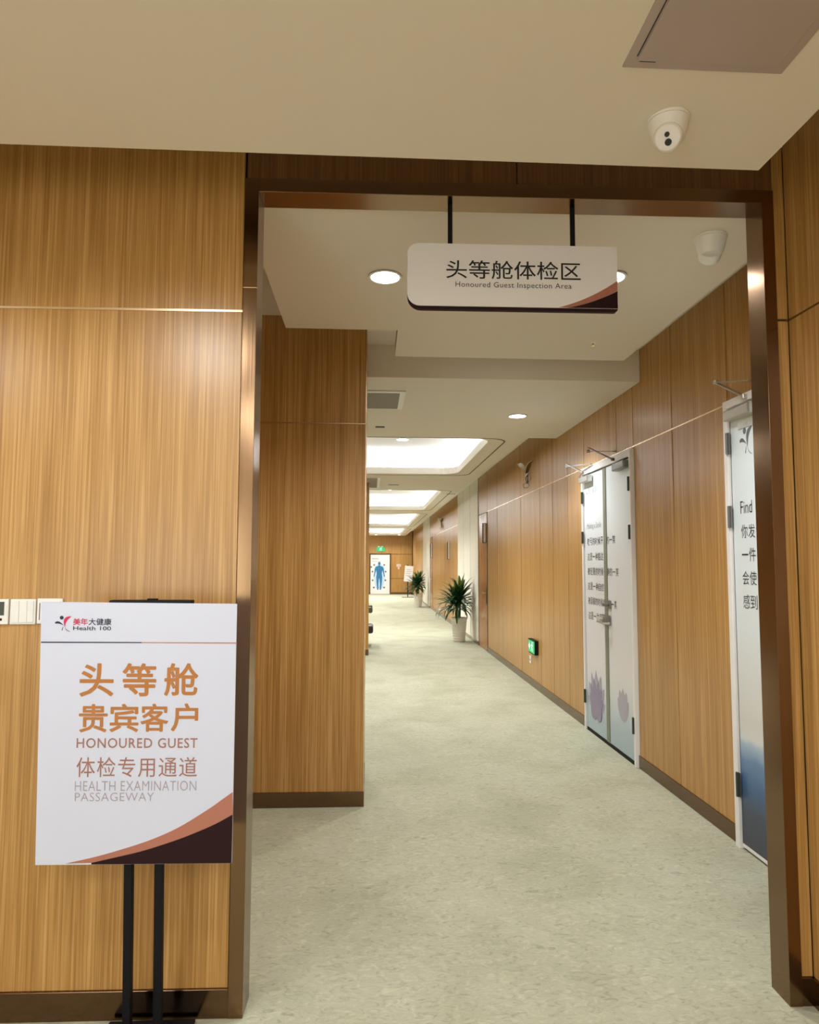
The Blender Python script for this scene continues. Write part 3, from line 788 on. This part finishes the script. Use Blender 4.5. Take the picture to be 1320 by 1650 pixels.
# lever sets at the meeting strip
MB().box(-.022, -.012, DM - .115, DM - .035, 1.13, 1.20, .003).lathe([(.001, 0), (.012, 0), (.012, .05), (.001, .05)], 14, Matrix.Translation((-.02, DM - .07, 1.165)) @ Matrix.Rotation(-PI / 2, 4, 'Y')).build('lock', M_greymet, d2)
MB().box(-.022, -.018, DM - .10, DM + .10, .99, 1.075, .003).build('handle_plate', M_greymet, d2)
MB().tube([(-.02, DM + .085, 1.05), (-.07, DM + .08, 1.05), (-.075, DM - .06, 1.05)], .010, 10).build('door_handle', M_steel, d2)
MB().tube([(-.02, DM - .085, 1.01), (-.07, DM - .08, 1.01), (-.075, DM + .06, 1.015)], .010, 10).build('door_handle', M_steel, d2)
# wood doors farther along, with blade signs
def wood_door(idx, y0, y1):
    d = thing('door_%d' % idx, '', '', (XR, 0, 0), 0, None, 'structure')
    MB().box(.0, .018, y0 + .022, y1 - .005, .01, ZS - .004, .002).build('door_leaf', M_wood_door, d)
    MB().box(-.004, .018, y0, y0 + .018, 0, ZS, .001).box(-.004, .018, y1 - .003, y1 + .006, 0, ZU, .001).build('dark_jamb', M_backing, d)
    MB().lathe([(.001, 0), (.022, 0), (.022, .006), (.001, .006)], 18, Matrix.Translation((0, y0 + .09, 1.0)) @ Matrix.Rotation(-PI / 2, 4, 'Y')).tube([(-.005, y0 + .09, 1.0), (-.055, y0 + .09, 1.0), (-.058, y0 + .20, 1.0)], .011, 10).build('door_handle', M_brass, d)
    MB().box(-.006, 0, y0 + .06, y0 + .115, .80, 1.06, .002).build('handle_plate', M_darkmet, d)
wood_door(3, 11.85, 12.80); wood_door(4, 22.52, 23.5)
def blade_sign(y, z0, z1, label):
    t = thing('blade_sign', label, 'sign', (XR, y, z0), 0, 'room signs standing out from the wall')
    h = z1 - z0
    MB().box(-.045, -.006, -.006, .006, 0, h, .002).build('sign_plate', M_white, t)
    MB().box(-.06, -.0, .006, .016, -.01, h, .001).build('sign_back', M_maroon, t)
blade_sign(11.98, 1.87, 2.21, 'thin white sign standing out above the nearest wood door')
blade_sign(17.6, 1.62, 2.05, 'thin sign standing out from the wood wall beyond the first plant')
blade_sign(22.7, 1.7, 2.15, 'thin sign standing out above the farther wood door')

# Y shaped chrome ornaments
M_chrome = mat('warm_chrome', (0.40, 0.35, 0.30), 0.25, 1.0)
def ornament(y, z, label):
    t = thing('wall_ornament', label, 'wall ornament', (XR, y, z), 0, 'Y shaped chrome ornaments on the right wall')
    s = 1.0
    st = MB().tube([(-.03, 0, -.10), (-.035, 0, -.02), (-.03, 0, .03)], [.020, .022, .024], 14); st.build('stem', M_chrome, t, True)
    def leaf(dx, dy, rise):
        m_ = MB(); pts = []
        n = 9
        side = Vector((dy, -dx, 0)).normalized()
        for i in range(n):
            q = i / (n - 1)
            c = Vector((-.035 + dx * q ** 1.1, dy * q ** 1.1, .02 + rise * math.sin(q * 1.9)))
            wv = .036 * math.sin(PI * (q * .8 + .15))
            nx = (side * .75 + Vector((-.35, -.1, -.45))).normalized()
            pts.append((c + nx * wv, c - nx * wv))
        th = Vector((-.004, -.005, .006))
        va = [(m_.bm.verts.new(a), m_.bm.verts.new(b), m_.bm.verts.new(a + th), m_.bm.verts.new(b + th)) for a, b in pts]
        for p, q in zip(va, va[1:]):
            m_.bm.faces.new((p[0], p[1], q[1], q[0])); m_.bm.faces.new((p[2], q[2], q[3], p[3]))
            m_.bm.faces.new((p[0], q[0], q[2], p[2])); m_.bm.faces.new((p[1], p[3], q[3], q[1]))
        m_.bm.faces.new((va[0][0], va[0][2], va[0][3], va[0][1])); m_.bm.faces.new((va[-1][0], va[-1][1], va[-1][3], va[-1][2]))
        m_.build('petal', M_chrome, t, True)
    leaf(-.115, .03, .12); leaf(.015, -.30, .13)  # second, longer petal is the ornament's wall shadow built as a shape
    MB().tube([(-.045 + .030 * math.cos(a), -.03 * math.cos(a), -.125 + .03 * math.sin(a)) for a in [2 * PI * i / 20 for i in range(20)]], .006, 8, True).build('ring', M_chrome, t, True)
    MB().tube([(-.02, -.10, .02), (-.015, -.14, -.06), (-.03, -.05, -.10)], .005, 8).build('side_wire', M_chrome, t, True)
    return t
ornament(8.62, 2.615, 'nearer Y shaped chrome ornament high on the right wood wall')
ornament(19.35, 2.615, 'farther Y shaped chrome ornament, beyond the cream wall panels')

# low level exit sign and socket
def running_man(mb, fr, cu, cv, s, n):
    q = lambda pts: [(cu + x * s, cv + y * s) for x, y in pts]
    mb.plate(circle(cu + .12 * s, cv + .36 * s, .09 * s, 12), fr, n, n + .001)
    mb.plate(q([(-.08, .24), (.12, .26), (.06, -.04), (-.12, .0)]), fr, n, n + .001)
    mb.plate(q([(-.10, .22), (-.34, .10), (-.30, .03), (-.08, .13)]), fr, n, n + .001)
    mb.plate(q([(.12, .22), (.34, .12), (.32, .05), (.10, .12)]), fr, n, n + .001)
    mb.plate(q([(.06, -.02), (.26, -.16), (.20, -.42), (.12, -.40), (.15, -.18), (-.04, -.06)]), fr, n, n + .001)
    mb.plate(q([(-.12, .0), (-.16, -.22), (-.40, -.30), (-.38, -.38), (-.07, -.28), (-.02, -.04)]), fr, n, n + .001)
t = thing('exit_sign', 'green running man exit sign low on the right wood wall', 'exit sign', (XR, 8.40, .50))
MB().box(-.045, 0, -.17, .17, -.085, .085, .004).build('sign_box', M_black, t)
fr = frame((-.0455, 0, 0), (0, -1, 0), (0, 0, 1))
MB().plate([(-.155, -.072), (.155, -.072), (.155, .072), (-.155, .072)], fr, 0, .0015).build('green_face', M_green, t)
mm = MB(); running_man(mm, fr, .03, 0, .14, .0015)
mm.plate([(-.14, -.02), (-.10, -.02), (-.10, -.045), (-.06, 0), (-.10, .045), (-.10, .02), (-.14, .02)], fr, .0015, .0025)
mm.build('pictogram', M_greenlit, t)
t = thing('wall_socket', 'small white wall socket below the green exit sign', 'socket', (XR, 8.63, .315))
MB().box(-.01, 0, -.043, .043, -.046, .046, .003).build('plate', M_white, t)
MB().box(-.0115, -.0098, -.02, -.008, -.012, .008).box(-.0115, -.0098, .008, .02, -.012, .008).build('pin_holes', M_slot, t)

# ------------------------------------------------------------------ potted dracaenas
M_leaf, nt, b = new_mat('dracaena_leaf')
oi = N(nt, 'ShaderNodeTexCoord'); nn = N(nt, 'ShaderNodeTexNoise'); nn.inputs['Scale'].default_value = 9
nt.links.new(oi.outputs['Object'], nn.inputs['Vector'])
rr = ramp(nt, [(0.3, (0.008, 0.032, 0.010)), (0.55, (0.020, 0.075, 0.018)), (0.75, (0.085, 0.16, 0.035))])
nt.links.new(nn.outputs['Fac'], rr.inputs[0]); nt.links.new(rr.outputs[0], b.inputs['Base Color'])
b.inputs['Roughness'].default_value = 0.35
M_leaf2 = mat('young_leaf', (0.16, 0.26, 0.05), 0.4)
M_pot = mat('ivory_pot', (0.74, 0.70, 0.62), 0.35)
M_soil = mat('dark_soil', (0.05, 0.022, 0.015), 0.9)
M_cane = mat('dracaena_cane', (0.10, 0.055, 0.03), 0.8)
def leaf_blade(mb, base, az, elev, L, wd, droop, xmax=None):
    pts = []; p = Vector(base); el = elev; n = 9; ds = L / n
    rt = Vector((-math.sin(az), math.cos(az), 0))
    for i in range(n + 1):
        t = i / n
        w_ = wd * (math.sin(PI * (0.12 + 0.88 * t)) ** 0.75 if t < 1 else 0.02)
        d = Vector((math.cos(az) * math.cos(el), math.sin(az) * math.cos(el), math.sin(el)))
        up = rt.cross(d)
        c = p.copy()
        pts.append((c + rt * w_ + up * w_ * -.35, c, c - rt * w_ + up * w_ * -.35))
        p = p + d * ds; el -= droop * (0.4 + 1.2 * t) / n
    vs = []
    for tr in pts:
        row = []
        for v in tr:
            v = v.copy()
            if xmax is not None and v.x > xmax: v.x = xmax + (v.x - xmax) * 0.02
            row.append(mb.bm.verts.new(v))
        vs.append(row)
    for a, b_ in zip(vs, vs[1:]):
        mb.bm.faces.new((a[0], a[1], b_[1], b_[0])); mb.bm.faces.new((a[1], a[2], b_[2], b_[1]))
def plant(x, y, label, sc=1.0, seed=1):
    random.seed(seed)
    t = thing('potted_plant', label, 'potted plant', (x, y, 0), 0, 'potted dracaenas along the right wall')
    H = .465 * sc; rb_, rt_ = .112 * sc, .152 * sc
    prof = [(.001, 0), (rb_ - .004, 0), (rb_, .004)]
    nb = 8
    for i in range(nb):
        z0 = H * .82 * i / nb + .004; z1 = H * .82 * (i + 1) / nb
        f0 = z0 / H; f1 = z1 / H
        r0 = rb_ + (rt_ - rb_) * f0; r1 = rb_ + (rt_ - rb_) * f1
        prof += [(r0 - .003, z0 + .002), (r0 + .004, z0 + .012), (r1 + .004, z1 - .010), (r1 - .003, z1 - .001)]
    prof += [(rt_ - .002, H * .84), (rt_ + .004, H * .98), (rt_ + .002, H), (rt_ - .012, H), (rt_ - .016, H - .03), (.001, H - .035)]
    MB().lathe(prof, 40, cap=False).build('pot', M_pot, t, True)
    MB().lathe([(.001, H - .032), (rt_ - .018, H - .032), (rt_ - .02, H - .022), (.001, H - .015)], 30, cap=False).build('soil', M_soil, t)
    st = MB(); tops = []
    for (dx, dy, lean, hh) in ((-.01, .0, (-.05, .01), .30), (.015, .01, (.02, .0), .38), (-.02, .02, (-.02, .02), .24)):
        st.tube([(dx, dy, H - .03), (dx + lean[0] * .4, dy + lean[1] * .4, H + hh * .5), (dx + lean[0], dy + lean[1], H + hh)], [.016, .014, .011], 10)
        tops.append((dx + lean[0], dy + lean[1], H + hh))
    st.build('stem', M_cane, t, True)
    fo = MB(); fy = MB()
    for k, (tx, ty, tz) in enumerate(tops):
        for i in range(42):
            f = i / 41.0
            az = i * 2.39996 + k * 1.1
            el = math.radians(-8 + 92 * f) + random.uniform(-.12, .12)
            L = (.53 - .16 * abs(f - .45)) * random.uniform(.85, 1.12) * sc
            leaf_blade(fo if f < .90 else fy, (tx, ty, tz - .10 * (1 - f) + .03 * f), az, el, L * (0.95 if f > .5 else 1.0), .030 * sc * random.uniform(.85, 1.15), random.uniform(.8, 1.9) * (1.2 - f), .24)
    fo.build('foliage', M_leaf, t, True)
    fy.build('young_foliage', M_leaf2, t, True)
    return t
plant(1.70, 13.45, 'nearer dracaena in a ribbed ivory pot by the cream wall panels', 1.0, 3)
plant(1.62, 24.0, 'farther dracaena in an ivory pot beside the white poster', 1.0, 5)

# ------------------------------------------------------------------ armchairs peeking out behind the pillar
M_uph = mat('dark_brown_leather', (0.045, 0.024, 0.020), 0.45)
M_uph2 = mat('olive_arm_pad', (0.16, 0.15, 0.10), 0.5)
t = thing('armchair', 'dark waiting chair mostly hidden behind the pillar, arm end showing', 'chair', (-0.36, 12.85, 0))
MB().box(-.32, .40, -.27, .27, .24, .385, .04).build('seat', M_uph, t, True)
MB().box(-.38, -.26, -.27, .27, .36, .90, .04).build('backrest', M_uph, t, True)
for y in (-.31, .31):
    MB().box(-.34, .385, y - .035, y + .035, .61, .72, .03).build('armrest', M_uph2, t, True)
    for x in (-.28, .26):
        MB().box(x - .018, x + .018, y - .018, y + .018, 0, .62, .004).build('leg', M_darkmet, t)

# ------------------------------------------------------------------ far end: door with body chart, exit sign, poster stand
d5 = thing('door_5', '', '', (0.42, YE, 0), 0, None, 'structure')
MB().box(-.52, -.47, -.02, .05, 0, 1.99, .003).box(.47, .53, -.02, .05, 0, 1.99, .003).box(-.47, .47, -.02, .05, 1.93, 1.99, .003).build('door_frame', M_base, d5)
MB().box(-.47, .47, .0, .04, .01, 1.93, .002).build('door_leaf', M_frame, d5)
fe = frame((0, -.0005, 0), (1, 0, 0), (0, 0, 1))
MB().plate([(-.2, .28), (.14, .28), (.26, .8), (.22, 1.35), (-.03, 1.55), (-.28, 1.35), (-.32, .8)], fe, 0, .0008).build('chart_glow', M_figglow, d5)
fg = MB(); c0 = -.04
fg.plate(circle(c0, 1.50, .085, 18, .062), fe, .0008, .0016)
half = [(.03, 1.42), (.05, 1.385), (.17, 1.34), (.215, 1.25), (.245, 1.02), (.275, .86), (.235, .84), (.20, 1.0), (.155, 1.17), (.125, 1.02), (.15, .84), (.13, .55), (.095, .26), (.10, .22), (.03, .22), (.035, .5), (.01, .76)]
fg.plate([(c0 + x, z) for x, z in half] + [(c0 - x, z) for x, z in half[::-1]], fe, .0008, .0016)
fg.build('body_chart', M_figure, d5)
ch = MB()
for x, z in ((-.29, 1.43), (-.37, 1.10), (-.36, .68), (-.30, .33), (.20, 1.43), (.27, 1.10), (.26, .68), (.20, .33)):
    ch.plate(circle(x, z, .045, 12), fe, .0008, .0016)
ch.build('chart_dots', M_inkgrey, d5)
MB().plate([(-.40, 1.70), (-.08, 1.70), (-.08, 1.75), (-.40, 1.75)], fe, .0008, .0014).plate([(-.40, 1.60), (.05, 1.60), (.05, 1.62), (-.40, 1.62)], fe, .0008, .0014).build('chart_heading', M_inkpale, d5)
MB().box(-.46, -.40, -.05, 0, 1.30, 1.36, .006).build('door_handle', M_darkmet, d5)
t = thing('exit_sign', 'green exit sign above the far end door', 'exit sign', (.44, YE, 2.20))
MB().box(-.20, .20, -.05, 0, -.11, .09, .006).build('sign_box', M_green, t)
fr = frame((0, -.0505, 0), (1, 0, 0), (0, 0, 1)); mm = MB(); running_man(mm, fr, 0, .0, .19, 0); mm.build('pictogram', M_greenlit, t)
MB().lathe([(.001, 0), (.055, 0), (.055, .05), (.03, .07), (.001, .07)], 18, Matrix.Translation((-.09, -.03, .09))).lathe([(.001, 0), (.055, 0), (.055, .05), (.03, .07), (.001, .07)], 18, Matrix.Translation((.07, -.03, .09))).build('lamp_head', M_white, t, True)
t = thing('wall_plaque', 'pale pink plaque on the far end wall right of the door', 'plaque', (1.33, YE, 1.36))
MB().box(-.11, .11, -.015, 0, -.02, .12, .004).build('plate', mat('pale_pink', (.72, .52, .44), .5), t)
MB().box(-.05, .05, -.02, 0, -.14, -.03, .004).build('pendant', mat('pink', (.78, .50, .42), .5), t)
t = thing('poster_stand', 'far black poster stand with white poster at the corridor end', 'poster stand', (1.62, 31.0, 0))
MB().box(-.26, .26, -.13, .13, 0, .015, .004).build('base_plate', M_black, t)
MB().box(-.02, .02, -.02, .02, .015, 1.40, .003).build('post', M_black, t)
MB().box(-.03, .03, -.04, -.02, 1.38, 1.44, .003).build('top_clip', M_black, t)
t = thing('poster_board', 'white poster leaning on the far stand at the corridor end', 'poster', (1.62, 30.85, 0.70))
t.rotation_euler = (math.radians(-4), math.radians(5), math.radians(-6))
MB().box(-.19, .19, -.006, .0, 0, .70, .001).build('board', M_sign, t)
fp = frame((0, -.0062, 0), (1, 0, 0), (0, 0, 1)); mm = MB()
for i, wd in enumerate((.2, .26, .22, .27)):
    mm.plate([(-.13, .52 - i * .09), (-.13 + wd, .52 - i * .09), (-.13 + wd, .545 - i * .09), (-.13, .545 - i * .09)], fp, 0, .0008)
mm.build('printed_lines', M_inkpale, t)
